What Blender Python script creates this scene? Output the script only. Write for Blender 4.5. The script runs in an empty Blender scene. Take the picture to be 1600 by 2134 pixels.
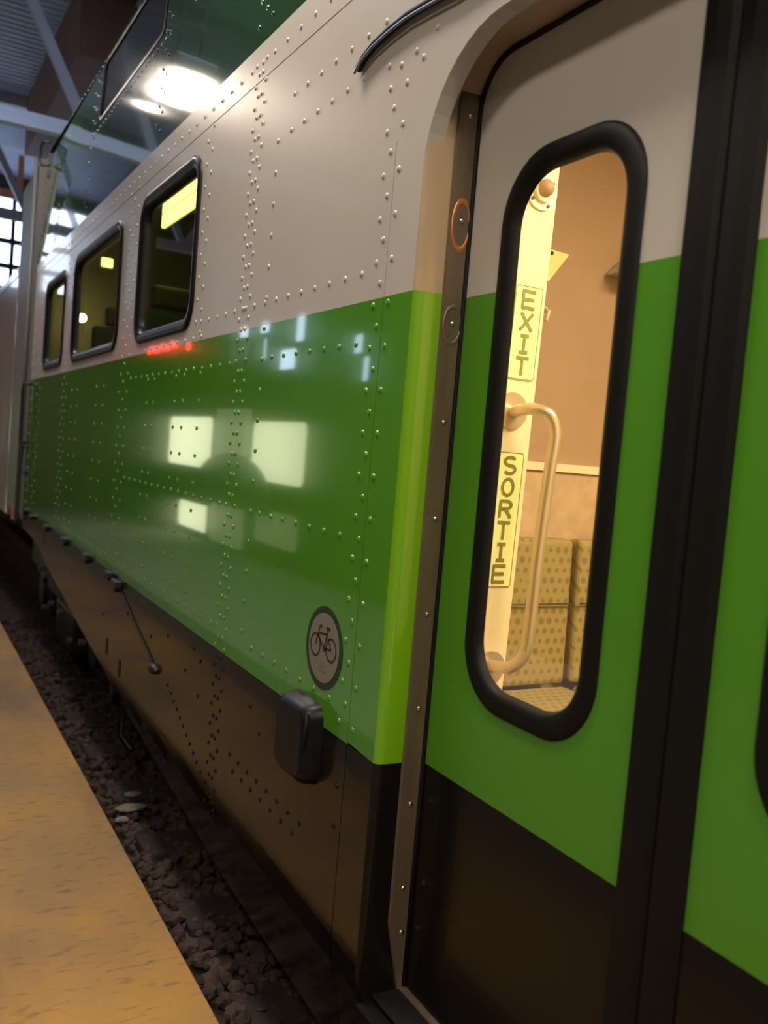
import bpy, bmesh, math, random
from mathutils import Vector, Matrix
from mathutils.geometry import delaunay_2d_cdt
random.seed(7)
SC = bpy.context.scene
COL = SC.collection
PI = math.pi

# ------------------------------------------------------------------ camera
FW = Vector((0.48990167, 0.86952241, -0.06266691))
RT = Vector((0.87075806, -0.48458709, 0.08340119))
UP = Vector((-0.04215162, 0.0954261, 0.99454366))
cd = bpy.data.cameras.new('camera'); cam = bpy.data.objects.new('camera', cd); COL.objects.link(cam)
R3 = Matrix((RT, UP, -FW)).transposed()
cam.matrix_world = R3.to_4x4()
cd.sensor_fit = 'VERTICAL'; cd.sensor_height = 36.0; cd.lens = 1859.16 / 2134 * 36.0
cd.clip_start = 0.05; cd.clip_end = 200
cd.dof.use_dof = True; cd.dof.focus_distance = 3.0; cd.dof.aperture_fstop = 2.4
SC.camera = cam
# ------------------------------------------------------------------ world, exposure
W = bpy.data.worlds.new('world'); SC.world = W; W.use_nodes = True
bg = W.node_tree.nodes['Background']
bg.inputs[0].default_value = (0.62, 0.76, 1.0, 1); bg.inputs[1].default_value = 3.0
SC.view_settings.view_transform = 'Standard'; SC.view_settings.look = 'None'
SC.view_settings.gamma = 1; SC.view_settings.use_curve_mapping = False
SC.view_settings.exposure = 0.72
LAMP_E = 30.0          # platform luminaire emission
VEST_E = 24.0           # vestibule ceiling lamp
ROOM_E = 4.2           # saloon lamp behind the far windows

# ------------------------------------------------------------------ materials
def mat(name, base=(.5, .5, .5), rough=.5, metal=0.0, coat=0.0, emit=None, es=0.0, noise=None, bump=None, spec=.5, ior=1.5):
    """noise=(scale, colour2, amount[, detail, (sx,sy,sz)]) ; bump=(scale, strength)"""
    m = bpy.data.materials.new(name); m.use_nodes = True
    nt = m.node_tree; b = nt.nodes['Principled BSDF']
    b.inputs['Base Color'].default_value = (*base, 1); b.inputs['Roughness'].default_value = rough
    b.inputs['Metallic'].default_value = metal; b.inputs['Coat Weight'].default_value = coat
    b.inputs['Coat Roughness'].default_value = 0.03; b.inputs['IOR'].default_value = ior; b.inputs['Specular IOR Level'].default_value = spec
    if emit:
        b.inputs['Emission Color'].default_value = (*emit, 1); b.inputs['Emission Strength'].default_value = es
    tc = nt.nodes.new('ShaderNodeTexCoord')
    if noise:
        mp = nt.nodes.new('ShaderNodeMapping'); nt.links.new(tc.outputs['Object'], mp.inputs[0])
        if len(noise) > 4: mp.inputs['Scale'].default_value = noise[4]
        n = nt.nodes.new('ShaderNodeTexNoise'); n.inputs['Scale'].default_value = noise[0]
        n.inputs['Detail'].default_value = noise[3] if len(noise) > 3 else 5
        nt.links.new(mp.outputs[0], n.inputs['Vector'])
        cr = nt.nodes.new('ShaderNodeMapRange'); cr.inputs[1].default_value = .38; cr.inputs[2].default_value = .68
        cr.inputs[4].default_value = noise[2]
        nt.links.new(n.outputs['Fac'], cr.inputs[0])
        mx = nt.nodes.new('ShaderNodeMix'); mx.data_type = 'RGBA'
        mx.inputs[6].default_value = (*base, 1); mx.inputs[7].default_value = (*noise[1], 1)
        nt.links.new(cr.outputs[0], mx.inputs[0]); nt.links.new(mx.outputs[2], b.inputs['Base Color'])
    if bump:
        n2 = nt.nodes.new('ShaderNodeTexNoise'); n2.inputs['Scale'].default_value = bump[0]; n2.inputs['Detail'].default_value = 3
        nt.links.new(tc.outputs['Object'], n2.inputs['Vector'])
        bp = nt.nodes.new('ShaderNodeBump'); bp.inputs['Strength'].default_value = bump[1]; bp.inputs['Distance'].default_value = .02
        nt.links.new(n2.outputs['Fac'], bp.inputs['Height']); nt.links.new(bp.outputs[0], b.inputs['Normal'])
    return m

def glass_mat(name, tint, refl_boost=1.0):
    m = bpy.data.materials.new(name); m.use_nodes = True; nt = m.node_tree
    nt.nodes.remove(nt.nodes['Principled BSDF']); out = nt.nodes['Material Output']
    tr = nt.nodes.new('ShaderNodeBsdfTransparent'); tr.inputs[0].default_value = (*tint, 1)
    gl = nt.nodes.new('ShaderNodeBsdfGlossy'); gl.inputs['Roughness'].default_value = .01
    fr = nt.nodes.new('ShaderNodeFresnel'); fr.inputs[0].default_value = 1.45
    mu = nt.nodes.new('ShaderNodeMath'); mu.operation = 'MULTIPLY'; mu.inputs[1].default_value = refl_boost; mu.use_clamp = True
    mx = nt.nodes.new('ShaderNodeMixShader')
    nt.links.new(fr.outputs[0], mu.inputs[0]); nt.links.new(mu.outputs[0], mx.inputs[0])
    nt.links.new(tr.outputs[0], mx.inputs[1]); nt.links.new(gl.outputs[0], mx.inputs[2]); nt.links.new(mx.outputs[0], out.inputs[0])
    return m

M = {}
M['white'] = mat('white_car_paint', (.485, .45, .425), .28, coat=.35, noise=(1.6, (.44, .405, .385), .5), bump=(2.2, .012))
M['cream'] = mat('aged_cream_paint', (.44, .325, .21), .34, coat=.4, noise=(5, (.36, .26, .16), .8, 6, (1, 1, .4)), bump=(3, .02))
M['green'] = mat('green_car_paint', (.080, .275, .014), .12, coat=1.0, noise=(1.2, (.068, .245, .012), .7), bump=(1.6, .035))
M['lime'] = mat('yellow_green_paint', (.15, .36, .004), .3, coat=.6, bump=(3, .02))  # yellower green than the side panels
M['darkgreen'] = mat('dark_green_car_paint', (.013, .045, .012), .10, coat=.9, bump=(1.3, .03))
M['black'] = mat('black_skirt_paint', (.006, .005, .0045), .16, coat=.2, spec=.25, bump=(1.4, .03), noise=(9, (.02, .016, .012), .5))
M['doorwhite'] = mat('door_white_paint', (.47, .44, .40), .38, coat=.2)
M['doorgreen'] = mat('door_green_paint', (.070, .25, .012), .36, coat=.2)
M['doorblack'] = mat('door_black_paint', (.006, .005, .005), .25, coat=.08, spec=.22)
M['rubber'] = mat('black_rubber', (.006, .005, .005), .5, spec=.2)
M['rubber_gloss'] = mat('black_window_rubber', (.007, .006, .006), .38, spec=.18)
M['boxblack'] = mat('dark_plastic_box', (.005, .005, .008), .36, spec=.2)
M['steel'] = mat('brushed_steel', (.20, .15, .105), .38, metal=.5, noise=(30, (.15, .11, .075), .7, 4, (1, 1, .15)))
M['screw'] = mat('screw_steel', (.6, .56, .5), .18, metal=1)
M['amber'] = mat('amber_reflection_steel', (.55, .20, .06), .35, metal=.6)  # reflected orange light painted into the ring's base colour
M['chrome'] = mat('satin_steel_tube', (.62, .50, .34), .3, metal=.6)
M['platform'] = None
M['darkstrip'] = mat('dark_grey_edge_band', (.045, .042, .04), .8)
M['concrete'] = mat('grey_concrete', (.24, .225, .20), .8, noise=(6, (.17, .16, .145), .7), bump=(30, .2))
M['ballast'] = mat('brown_ballast', (.060, .036, .028), .9, noise=(14, (.022, .014, .012), .9), bump=(25, .5))
M['sleeper'] = mat('sleeper_timber', (.03, .022, .02), .85, noise=(8, (.045, .035, .034), .5), spec=.2)
M['rail'] = mat('rail_steel', (.12, .09, .07), .4, metal=.7)
M['iron'] = mat('black_underframe_iron', (.012, .011, .012), .45, metal=.2)
M['boltgrey'] = mat('dull_bolt_metal', (.25, .26, .3), .35, metal=.6)
M['deck'] = mat('pale_blue_deck', (.50, .60, .82), .5, noise=(3, (.40, .48, .68), .6))
M['beam'] = mat('daylit_beam_paint', (.72, .80, 1.0), .45)  # blue of the daylight put into the white base colour
M['strut'] = mat('pale_truss_paint', (.42, .42, .52), .5)
M['brownsteel'] = mat('red_brown_girder', (.20, .085, .06), .6, noise=(4, (.14, .07, .06), .6))
M['wallbrown'] = mat('shed_wall', (.10, .075, .06), .8, noise=(3, (.06, .05, .05), .6))
M['mullion'] = mat('black_mullion', (.01, .01, .014), .5)
M['orange'] = mat('orange_steel', (.55, .22, .10), .6)
M['fix'] = mat('lamp_housing', (.3, .3, .3), .5)
M['lamp'] = mat('lamp_diffuser', (.9, .9, .9), .5, emit=(1.0, .86, .66), es=LAMP_E)
M['lamp_far'] = mat('bright_lamp_diffuser', (.9, .9, .9), .5, emit=(1.0, .86, .70), es=LAMP_E * 1.7)
M['lamp_warm'] = mat('orange_downlight_lens', (.9, .7, .5), .5, emit=(1.0, .55, .30), es=LAMP_E * 1.2)
M['vestlamp'] = mat('vestibule_lamp', (.9, .9, .8), .5, emit=(1.0, .84, .52), es=VEST_E)
M['roomlamp'] = mat('saloon_lamp', (.9, .9, .5), .5, emit=(.92, .98, .22), es=ROOM_E)
M['greycar'] = mat('grey_end_paint', (.12, .115, .105), .5, noise=(2, (.10, .095, .085), .6, 5, (1, 6, .3)))
M['pinkcar'] = mat('pale_car_paint', (.40, .31, .28), .3, coat=.5)
M['red'] = mat('red_sticker', (.45, .05, .05), .5)
M['glass_door'] = glass_mat('door_glass', (.97, .95, .90), .3)
M['glass_saloon'] = glass_mat('tinted_saloon_glass', (.72, .72, .52), .45)
M['glass_dark'] = mat('dark_upper_glass', (.014, .014, .012), .08, spec=.5)
M['brownwall'] = mat('vestibule_brown_wall', (.42, .27, .155), .55, noise=(3, (.38, .24, .14), .6))
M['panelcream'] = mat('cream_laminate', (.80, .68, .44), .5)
M['trimwhite'] = mat('pale_trim', (.85, .72, .50), .5)
M['stonelam'] = mat('stone_laminate', (.62, .43, .26), .5, noise=(16, (.50, .35, .22), .9, 6))
M['vfloor'] = mat('vestibule_floor', (.12, .11, .10), .6)
M['olive'] = mat('olive_saloon_wall', (.42, .40, .20), .6)
M['signyellow'] = mat('pale_yellow_sign', (.88, .86, .38), .5)
M['signplate'] = mat('pale_enamel', (.92, .85, .58), .4)
M['signink'] = mat('olive_sign_ink', (.21, .22, .04), .5)
M['decalring'] = mat('dark_green_decal_ring', (.012, .035, .016), .35)
M['decalwhite'] = mat('white_decal', (.20, .17, .14), .45)
M['ink'] = mat('black_decal_ink', (.020, .013, .010), .5)
M['faintink'] = mat('faded_decal_ink', (.20, .165, .13), .5)
M['seatframe'] = mat('seat_shell', (.10, .09, .05), .5)
M['led'] = mat('red_led', (.5, .02, .02), .5, emit=(1, .03, .03), es=9)
M['lit'] = mat('lit_room_window', (.8, .8, .5), .5, emit=(.95, .98, .62), es=1.5)
M['litdim'] = mat('lit_room_post', (.5, .5, .35), .5, emit=(.8, .85, .5), es=.16)
M['darkseat'] = mat('dark_teal_seat', (.05, .11, .07), .7)
M['roomwall'] = mat('waiting_room_wall', (.05, .05, .035), .6)
M['debris'] = mat('pale_debris', (.22, .19, .15), .8, noise=(30, (.08, .07, .05), .8))

def make_platform_mat():
    m = bpy.data.materials.new('worn_yellow_platform'); m.use_nodes = True; nt = m.node_tree; b = nt.nodes['Principled BSDF']
    L = nt.links.new; tc = nt.nodes.new('ShaderNodeTexCoord')
    def noise(s, d, sc=(1, 1, 1)):
        mp = nt.nodes.new('ShaderNodeMapping'); mp.inputs['Scale'].default_value = sc; L(tc.outputs['Object'], mp.inputs[0])
        n = nt.nodes.new('ShaderNodeTexNoise'); n.inputs['Scale'].default_value = s; n.inputs['Detail'].default_value = d; L(mp.outputs[0], n.inputs['Vector']); return n
    def mix(f, a, c, lo, hi, amt=1):
        r = nt.nodes.new('ShaderNodeMapRange'); r.inputs[1].default_value = lo; r.inputs[2].default_value = hi; r.inputs[4].default_value = amt; L(f, r.inputs[0])
        x = nt.nodes.new('ShaderNodeMix'); x.data_type = 'RGBA'; L(r.outputs[0], x.inputs[0])
        if isinstance(a, tuple): x.inputs[6].default_value = (*a, 1)
        else: L(a, x.inputs[6])
        x.inputs[7].default_value = (*c, 1); return x.outputs[2]
    c = mix(noise(1.3, 4).outputs['Fac'], (.36, .19, .04), (.25, .145, .055), .38, .62)
    c = mix(noise(2.2, 8, (1, .35, 1)).outputs['Fac'], c, (.13, .08, .04), .47, .68, .8)
    c = mix(noise(26, 6, (.5, 1.6, 1)).outputs['Fac'], c, (.10, .06, .03), .56, .72, .7)
    c = mix(noise(.9, 3).outputs['Fac'], c, (.50, .26, .012), .54, .70, .7)
    L(c, b.inputs['Base Color']); b.inputs['Roughness'].default_value = .62
    n = noise(60, 4); bp = nt.nodes.new('ShaderNodeBump'); bp.inputs['Strength'].default_value = .25; bp.inputs['Distance'].default_value = .004
    L(n.outputs['Fac'], bp.inputs['Height']); L(bp.outputs[0], b.inputs['Normal'])
    return m
M['platform'] = make_platform_mat()

def make_seat_mat():
    m = bpy.data.materials.new('dotted_green_seat_fabric'); m.use_nodes = True; nt = m.node_tree; b = nt.nodes['Principled BSDF']; L = nt.links.new
    tc = nt.nodes.new('ShaderNodeTexCoord'); sp = nt.nodes.new('ShaderNodeSeparateXYZ'); L(tc.outputs['Object'], sp.inputs[0])
    def mth(op, a, b_=None):
        n = nt.nodes.new('ShaderNodeMath'); n.operation = op
        for i, v in enumerate((a, b_)):
            if v is None: continue
            if isinstance(v, (int, float)): n.inputs[i].default_value = v
            else: L(v, n.inputs[i])
        return n.outputs[0]
    P = .040
    u = mth('DIVIDE', sp.outputs['X'], P); yz = mth('SUBTRACT', sp.outputs['Z'], sp.outputs['Y']); v = mth('DIVIDE', yz, P)
    row = mth('FLOOR', v); odd = mth('MODULO', mth('ABSOLUTE', row), 2.0)
    uu = mth('ADD', u, mth('MULTIPLY', odd, .5))
    fu = mth('SUBTRACT', mth('FRACT', uu), .5); fv = mth('SUBTRACT', mth('FRACT', v), .5)
    d = mth('SQRT', mth('ADD', mth('MULTIPLY', fu, fu), mth('MULTIPLY', fv, fv)))
    cb = nt.nodes.new('ShaderNodeCombineXYZ'); L(mth('FLOOR', uu), cb.inputs[0]); L(row, cb.inputs[1])
    wn = nt.nodes.new('ShaderNodeTexWhiteNoise'); wn.noise_dimensions = '2D'; L(cb.outputs[0], wn.inputs['Vector'])
    rad = mth('ADD', mth('MULTIPLY', wn.outputs['Value'], .16), .20)
    mr = nt.nodes.new('ShaderNodeMapRange'); L(mth('SUBTRACT', rad, d), mr.inputs[0]); mr.inputs[1].default_value = -.03; mr.inputs[2].default_value = .05
    mx = nt.nodes.new('ShaderNodeMix'); mx.data_type = 'RGBA'; mx.inputs[6].default_value = (.36, .27, .10, 1); mx.inputs[7].default_value = (.20, .165, .05, 1)
    L(mth('MULTIPLY', mr.outputs[0], .85), mx.inputs[0]); L(mx.outputs[2], b.inputs['Base Color']); b.inputs['Roughness'].default_value = .9
    return m
M['fabric'] = make_seat_mat()

# ------------------------------------------------------------------ helpers
def link(name, me, parent=None):
    o = bpy.data.objects.new(name, me); COL.objects.link(o)
    if parent: o.parent = parent
    return o
def mesh(name, verts, faces, m, parent=None, smooth=False, mats=None, midx=None):
    me = bpy.data.meshes.new(name); me.from_pydata([tuple(v) for v in verts], [], faces)
    for mm in (mats or [m]): me.materials.append(mm)
    if midx:
        for p, i in zip(me.polygons, midx): p.material_index = i
    if smooth:
        for p in me.polygons: p.use_smooth = True
    me.update()
    return link(name, me, parent)
def bmo(name, bm, m, parent=None, smooth=False):
    me = bpy.data.meshes.new(name); bmesh.ops.recalc_face_normals(bm, faces=bm.faces); bm.to_mesh(me); bm.free()
    me.materials.append(m)
    if smooth:
        for p in me.polygons: p.use_smooth = True
    return link(name, me, parent)
def box_bm(bm, x0, x1, y0, y1, z0, z1, bev=0):
    r = bmesh.ops.create_cube(bm, size=1)
    for v in r['verts']:
        v.co = Vector(((x0 + x1) / 2 + v.co.x * (x1 - x0), (y0 + y1) / 2 + v.co.y * (y1 - y0), (z0 + z1) / 2 + v.co.z * (z1 - z0)))
    if bev:
        es = list({e for v in r['verts'] for e in v.link_edges})
        bmesh.ops.bevel(bm, geom=es, offset=bev, segments=3, affect='EDGES', profile=.5)
    return bm
def box(name, b, m, parent=None, bev=0):
    bm = bmesh.new(); box_bm(bm, *b, bev); return bmo(name, bm, m, parent)
def thing(name, label, cat, loc=(0, 0, 0), group=None):
    o = bpy.data.objects.new(name, None); COL.objects.link(o); o.location = loc
    o['label'] = label; o['category'] = cat
    if group: o['group'] = group
    return o
def tag(o, label, cat, group=None, kind=None):
    o['label'] = label; o['category'] = cat
    if group: o['group'] = group
    if kind: o['kind'] = kind
    return o
def struct(o): o['kind'] = 'structure'; return o
def tube(name, pts, r, m, parent=None, seg=10, closed=False, cap=True):
    pts = [Vector(p) for p in pts]; n = len(pts); vs = []; fs = []
    prev = None
    for i, p in enumerate(pts):
        a = pts[i - 1] if (i > 0 or closed) else p; b = pts[(i + 1) % n] if (i < n - 1 or closed) else p
        t = (b - a).normalized()
        if prev is None:
            h = Vector((0, 0, 1)) if abs(t.z) < .9 else Vector((0, 1, 0)); nrm = (h - t * h.dot(t)).normalized()
        else: nrm = (prev - t * prev.dot(t)).normalized()
        prev = nrm; bn = t.cross(nrm)
        for k in range(seg):
            an = 2 * PI * k / seg; vs.append(p + (nrm * math.cos(an) + bn * math.sin(an)) * r)
    for i in range(n if closed else n - 1):
        for k in range(seg):
            a = i * seg + k; b = i * seg + (k + 1) % seg; c = ((i + 1) % n) * seg + (k + 1) % seg; d = ((i + 1) % n) * seg + k
            fs.append((a, b, c, d))
    if cap and not closed:
        fs.append(tuple(range(seg))[::-1]); fs.append(tuple(range((n - 1) * seg, n * seg)))
    return mesh(name, vs, fs, m, parent, smooth=True)
def arc(c, r, a0, a1, n): return [(c[0] + r * math.cos(a0 + (a1 - a0) * i / n), c[1] + r * math.sin(a0 + (a1 - a0) * i / n)) for i in range(n + 1)]
def rrect(u0, u1, v0, v1, r, n=8):
    return (arc((u1 - r, v1 - r), r, 0, PI / 2, n) + arc((u0 + r, v1 - r), r, PI / 2, PI, n)
            + arc((u0 + r, v0 + r), r, PI, 1.5 * PI, n) + arc((u1 - r, v0 + r), r, 1.5 * PI, 2 * PI, n))
def loft(name, loops, m, parent=None, closed_loop=True, smooth=True, wrap=False):
    """loops: list of equal-length lists of 3D points"""
    n = len(loops[0]); vs = [p for l in loops for p in l]; fs = []
    L = len(loops)
    for i in range(L if wrap else L - 1):
        for k in range(n if closed_loop else n - 1):
            a = i * n + k; b = i * n + (k + 1) % n; j = (i + 1) % L
            fs.append((a, b, j * n + (k + 1) % n, j * n + k))
    return mesh(name, vs, fs, m, parent, smooth)
def fill2d(outer, holes=()):
    """triangulate a polygon with holes -> (pts2d, tris)"""
    vs = []; es = []
    for lp in [outer, *holes]:
        s = len(vs); vs += [Vector(p) for p in lp]; es += [(s + i, s + (i + 1) % len(lp)) for i in range(len(lp))]
    v2, _, f2, _, _, _ = delaunay_2d_cdt(vs, es, [], 0, 1e-6)
    def inside(p, poly):
        c = False; j = len(poly) - 1
        for i in range(len(poly)):
            xi, yi = poly[i]; xj, yj = poly[j]
            if (yi > p[1]) != (yj > p[1]) and p[0] < (xj - xi) * (p[1] - yi) / (yj - yi) + xi: c = not c
            j = i
        return c
    fs = []
    for f in f2:
        c = [sum(v2[i][k] for i in f) / len(f) for k in (0, 1)]
        if inside(c, outer) and not any(inside(c, h) for h in holes): fs.append(tuple(f))
    return [tuple(v) for v in v2], fs
def sheet(name, outer, holes, xf, m, parent=None, depth=0.0):
    """flat sheet in (y,z) lying on x = xf(y,z); depth > 0 folds its edges inwards (+x)"""
    v2, fs = fill2d(outer, holes)
    f_ = xf if callable(xf) else (lambda y, z: xf)
    vs = [(f_(y, z), y, z) for y, z in v2]; faces = [tuple(f) for f in fs]
    if depth:
        for lp in [outer, *holes]:
            s = len(vs); n = len(lp)
            vs += [(f_(*p), *p) for p in lp] + [(f_(*p) + depth, *p) for p in lp]
            faces += [(s + i, s + (i + 1) % n, s + n + (i + 1) % n, s + n + i) for i in range(n)]
    return mesh(name, vs, faces, m, parent)
def disc(name, c, r, m, parent=None, axis='x', n=24, h=.002):
    bm = bmesh.new(); bmesh.ops.create_cone(bm, cap_ends=True, segments=n, radius1=r, radius2=r, depth=h)
    rot = {'x': Matrix.Rotation(PI / 2, 3, 'Y'), 'y': Matrix.Rotation(PI / 2, 3, 'X'), 'z': Matrix.Identity(3)}[axis]
    for v in bm.verts: v.co = rot @ v.co + Vector(c)
    return bmo(name, bm, m, parent)
def text_obj(name, s, size, m, parent, place, bold=.0):
    """letters as thin real geometry; place maps (u,v) -> 3D"""
    cu = bpy.data.curves.new(name, 'FONT'); cu.body = s; cu.size = size; cu.align_x = 'CENTER'; cu.offset = bold
    t = bpy.data.objects.new(name, cu); COL.objects.link(t)
    dg = bpy.context.evaluated_depsgraph_get(); me = bpy.data.meshes.new_from_object(t.evaluated_get(dg))
    bpy.data.objects.remove(t)
    for v in me.vertices: v.co = place(v.co.x, v.co.y)
    me.materials.clear(); me.materials.append(m)
    return link(name, me, parent)

# ------------------------------------------------------------------ key dimensions (camera at origin, metres)
XS = 1.20            # car side
PLZ = -1.70          # platform top
Z1, Z2, Z3 = -.832, .443, 1.54     # skirt/green, green/white, white/dark green
YE = 9.30            # car end
OY1, OY0 = 2.06, .34 # door opening
XD = 1.35            # door leaf face

# ------------------------------------------------------------------ structure: platform, track bed, shed
struct(box('floor', (-3.6, -.22, -8, 30, PLZ - .5, PLZ - .003), M['concrete']))
pf = struct(box('trim_1', (.15, .93, -8, 30, PLZ - .09, PLZ), M['platform'], bev=.008))
struct(box('trim_3', (-.22, .15, -8, 30, PLZ - .09, PLZ), M['darkstrip']))
struct(box('trim_2', (.15, .86, -8, 30, PLZ - .5, PLZ - .09), M['concrete']))
# track bed
random.seed(3)
nx, ny = 24, 120; vs = []; fs = []
for j in range(ny + 1):
    for i in range(nx + 1):
        vs.append((.84 + 5.4 * i / nx, -4 + 24 * j / ny, -2.17 + random.uniform(-.02, .02)))
for j in range(ny):
    for i in range(nx):
        a = j * (nx + 1) + i; fs.append((a, a + 1, a + nx + 2, a + nx + 1))
tb = struct(mesh('floor', vs, fs, M['ballast']))
vs = []; fs = []
ico = bmesh.new(); bmesh.ops.create_icosphere(ico, subdivisions=1, radius=1); iv = [v.co.copy() for v in ico.verts]; ifc = [tuple(v.index for v in f.verts) for f in ico.faces]; ico.free()
for k in range(5200):
    y = random.uniform(.8, 10.5); x = random.uniform(.9, 2.3 if y > 4 else 1.9)
    s = random.uniform(.014, .036); sc = Vector((random.uniform(.7, 1.4), random.uniform(.7, 1.4), random.uniform(.5, 1)))
    rot = Matrix.Rotation(random.uniform(0, 6), 3, 'Z') @ Matrix.Rotation(random.uniform(0, 6), 3, 'X')
    b0 = len(vs); c = Vector((x, y, -2.155 + random.uniform(-.005, .03)))
    for v in iv:
        w = rot @ Vector((v.x * sc.x, v.y * sc.y, v.z * sc.z)) * s * random.uniform(.8, 1.15); vs.append(c + w)
    fs += [tuple(b0 + q for q in f) for f in ifc]
tag(mesh('ballast_stones', vs, fs, M['ballast']), 'dark brown crushed stone ballast between the platform edge and the train', 'gravel', kind='stuff')
for k in range(3):
    a = [(1.30, 4.95, -2.11, .10, .05), (1.22, 4.80, -2.11, .045, .03), (1.36, 5.15, -2.115, .06, .03)][k]
    bm = bmesh.new(); bmesh.ops.create_icosphere(bm, subdivisions=2, radius=1)
    for v in bm.verts: v.co = Vector((a[0] + v.co.x * a[3] * random.uniform(.7, 1), a[1] + v.co.y * a[4] * random.uniform(.7, 1.1), a[2] + v.co.z * .018))
    tag(bmo('litter_scrap', bm, M['debris']), ['largest crumpled pale scrap of litter on the ballast beside the train', 'small pale scrap of litter nearest the platform on the ballast', 'pale scrap of litter farthest along the ballast'][k], 'litter')
for n_, y in enumerate([3.0, 3.75, 4.5, 5.25, 6.0, 6.75, 7.5, 8.25, 9.0, 9.75]):
    tag(box('sleeper', (1.25, 4.6, y - .13, y + .13, -2.25, -2.125), M['sleeper'], bev=.01), 'dark timber sleeper in the ballast under the train, %s from the camera' % ['nearest', 'second', 'third', 'fourth', 'fifth', 'sixth', 'seventh', 'eighth', 'ninth', 'farthest'][n_], 'sleeper', 'sleepers under the train')
for k, x in enumerate((2.12, 3.81)):
    bm = bmesh.new(); box_bm(bm, x - .07, x + .07, -4, 20, -2.125, -2.10); box_bm(bm, x - .012, x + .012, -4, 20, -2.10, -2.0); box_bm(bm, x - .036, x + .036, -4, 20, -2.0, -1.96)
    tag(bmo('running_rail', bm, M['rail']), ['steel running rail under the train on the platform side', 'steel running rail under the far side of the train'][k], 'rail')

# shed roof deck: corrugated, flutes running across the tracks
vs = []; fs = []; y = -9.0; k = 0; XR = (-3.8, 6.6)
while y < 20.2:
    for dy, z in ((0, 5.0), (.055, 5.0), (.075, 5.055), (.13, 5.055)):
        for x in XR: vs.append((x, y + dy, z))
    y += .15; k += 1
v2_ = []
for i in range(len(vs) // 2 - 1):
    a, b, c, d = vs[2 * i], vs[2 * i + 1], vs[2 * i + 3], vs[2 * i + 2]
    segs = ((XR[0], XR[1]),) if not 6.0 < a[1] < 8.6 else ((XR[0], -1.4), (.9, XR[1]))      # unseen slot added to let blue sky light reach the truss
    for x0, x1 in segs:
        k0 = len(v2_); v2_ += [(x0, a[1], a[2]), (x1, a[1], a[2]), (x1, d[1], d[2]), (x0, d[1], d[2])]; fs.append((k0, k0 + 1, k0 + 2, k0 + 3))
vs = v2_
struct(mesh('ceiling', vs, fs, M['deck']))
# left wall with clerestory openings through which the daylight comes
op = [rrect(a - .05, b + .05, c - .05, d + .05, .06, 2) for a, b, c, d in ((13.9, 14.6, 1.85, 2.3), (14.2, 15.25, 1.40, 1.70), (15.5, 16.35, 2.12, 2.32), (15.6, 16.1, 1.62, 1.98), (16.55, 17.0, 1.70, 2.0), (16.6, 17.5, 2.12, 2.32), (17.15, 17.5, 1.6, 2.0), (11.5, 11.95, 1.1, 1.42), (11.75, 12.3, 1.50, 1.75), (13.4, 13.75, 1.5, 1.62))]
struct(sheet('wall_left', [(-9, -2.3), (20, -2.3), (20, 5.1), (-9, 5.1)], op, -3.6, M['wallbrown'], depth=-.2))
struct(box('wall_right', (6.4, 6.6, -9, 20, -2.3, 5.1), M['wallbrown']))
struct(box('wall_back', (-3.8, 6.6, -9.2, -9, -2.3, 5.1), M['wallbrown']))
# end wall with glazed daylight opening above the tracks
def rot_sheet(name, outer, holes, y, m, depth):
    v2, f2 = fill2d(outer, holes); vs = [(u, y, v) for u, v in v2]; faces = list(f2)
    for lp in [outer, *holes]:
        s = len(vs); n = len(lp); vs += [(u, y, v) for u, v in lp] + [(u, y + depth, v) for u, v in lp]
        faces += [(s + i, s + (i + 1) % n, s + n + (i + 1) % n, s + n + i) for i in range(n)]
    return mesh(name, vs, faces, m)
struct(rot_sheet('wall_far', [(-3.8, -2.3), (6.6, -2.3), (6.6, 5.1), (-3.8, 5.1)], [[(-.85, 2.75), (5.6, 2.75), (5.6, 4.75), (-.85, 4.75)]], 20, M['wallbrown'], .2))
ew = struct(thing('window_1', '', '')); del ew['label']; del ew['category']
random.seed(11)
for i in range(12):
    x = -.85 + 6.45 * i / 11; box('mullion', (x - .04, x + .04, 19.96, 20.04, 2.75, 4.75), M['mullion'], ew)
for j, z in enumerate((2.75, 3.2, 3.7, 4.2, 4.75)):
    box('transom', (-.85, 5.6, 19.95, 20.05, z - .05, z + .05), M['mullion'], ew)
# transverse trusses
def truss(y, zb, label, mchord):
    t = thing('roof_truss', label, 'truss', (0, y, zb), 'roof trusses of the train shed')
    box('bottom_chord', (-3.6, 6.4, -.07, .07, -.075, .075), mchord, t)
    box('top_chord', (-3.6, 6.4, -.07, .07, 1.62, 1.78), M['strut'], t)
    xs = [-3.6 + .9 * k for k in range(12)]
    for k in range(11):
        a, b = (xs[k], 0), (xs[k + 1], 1.68)
        if k % 2: a, b = (xs[k], 1.68), (xs[k + 1], 0)
        d = Vector((b[0] - a[0], 0, b[1] - a[1])); n = Vector((-d.z, 0, d.x)).normalized() * .05
        vs = []
        for yy in (-.05, .05):
            for p in ((a[0], a[1]), (b[0], b[1])):
                P = Vector((p[0], yy, p[1])); vs += [P - n, P + n]
        mesh('strut', vs, [(0, 1, 3, 2), (4, 6, 7, 5), (0, 4, 5, 1), (2, 3, 7, 6), (0, 2, 6, 4), (1, 5, 7, 3)], M['strut'], t)
    return t
truss(10.45, 3.22, 'pale truss crossing the tracks above the end of the green train', M['beam'])
truss(15.2, 3.22, 'second pale truss farther down the shed behind the first', M['strut'])
tag(box('longitudinal_girder', (1.66, 2.6, 10.6, 15.0, 4.1, 4.95), M['brownsteel']), 'red-brown steel girder running along the shed above the train roof', 'girder')
tg = thing('hanging_bracket', 'orange-brown bracket hanging before the bright end glazing', 'bracket', (1.95, 18.0, 4.2))
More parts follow.
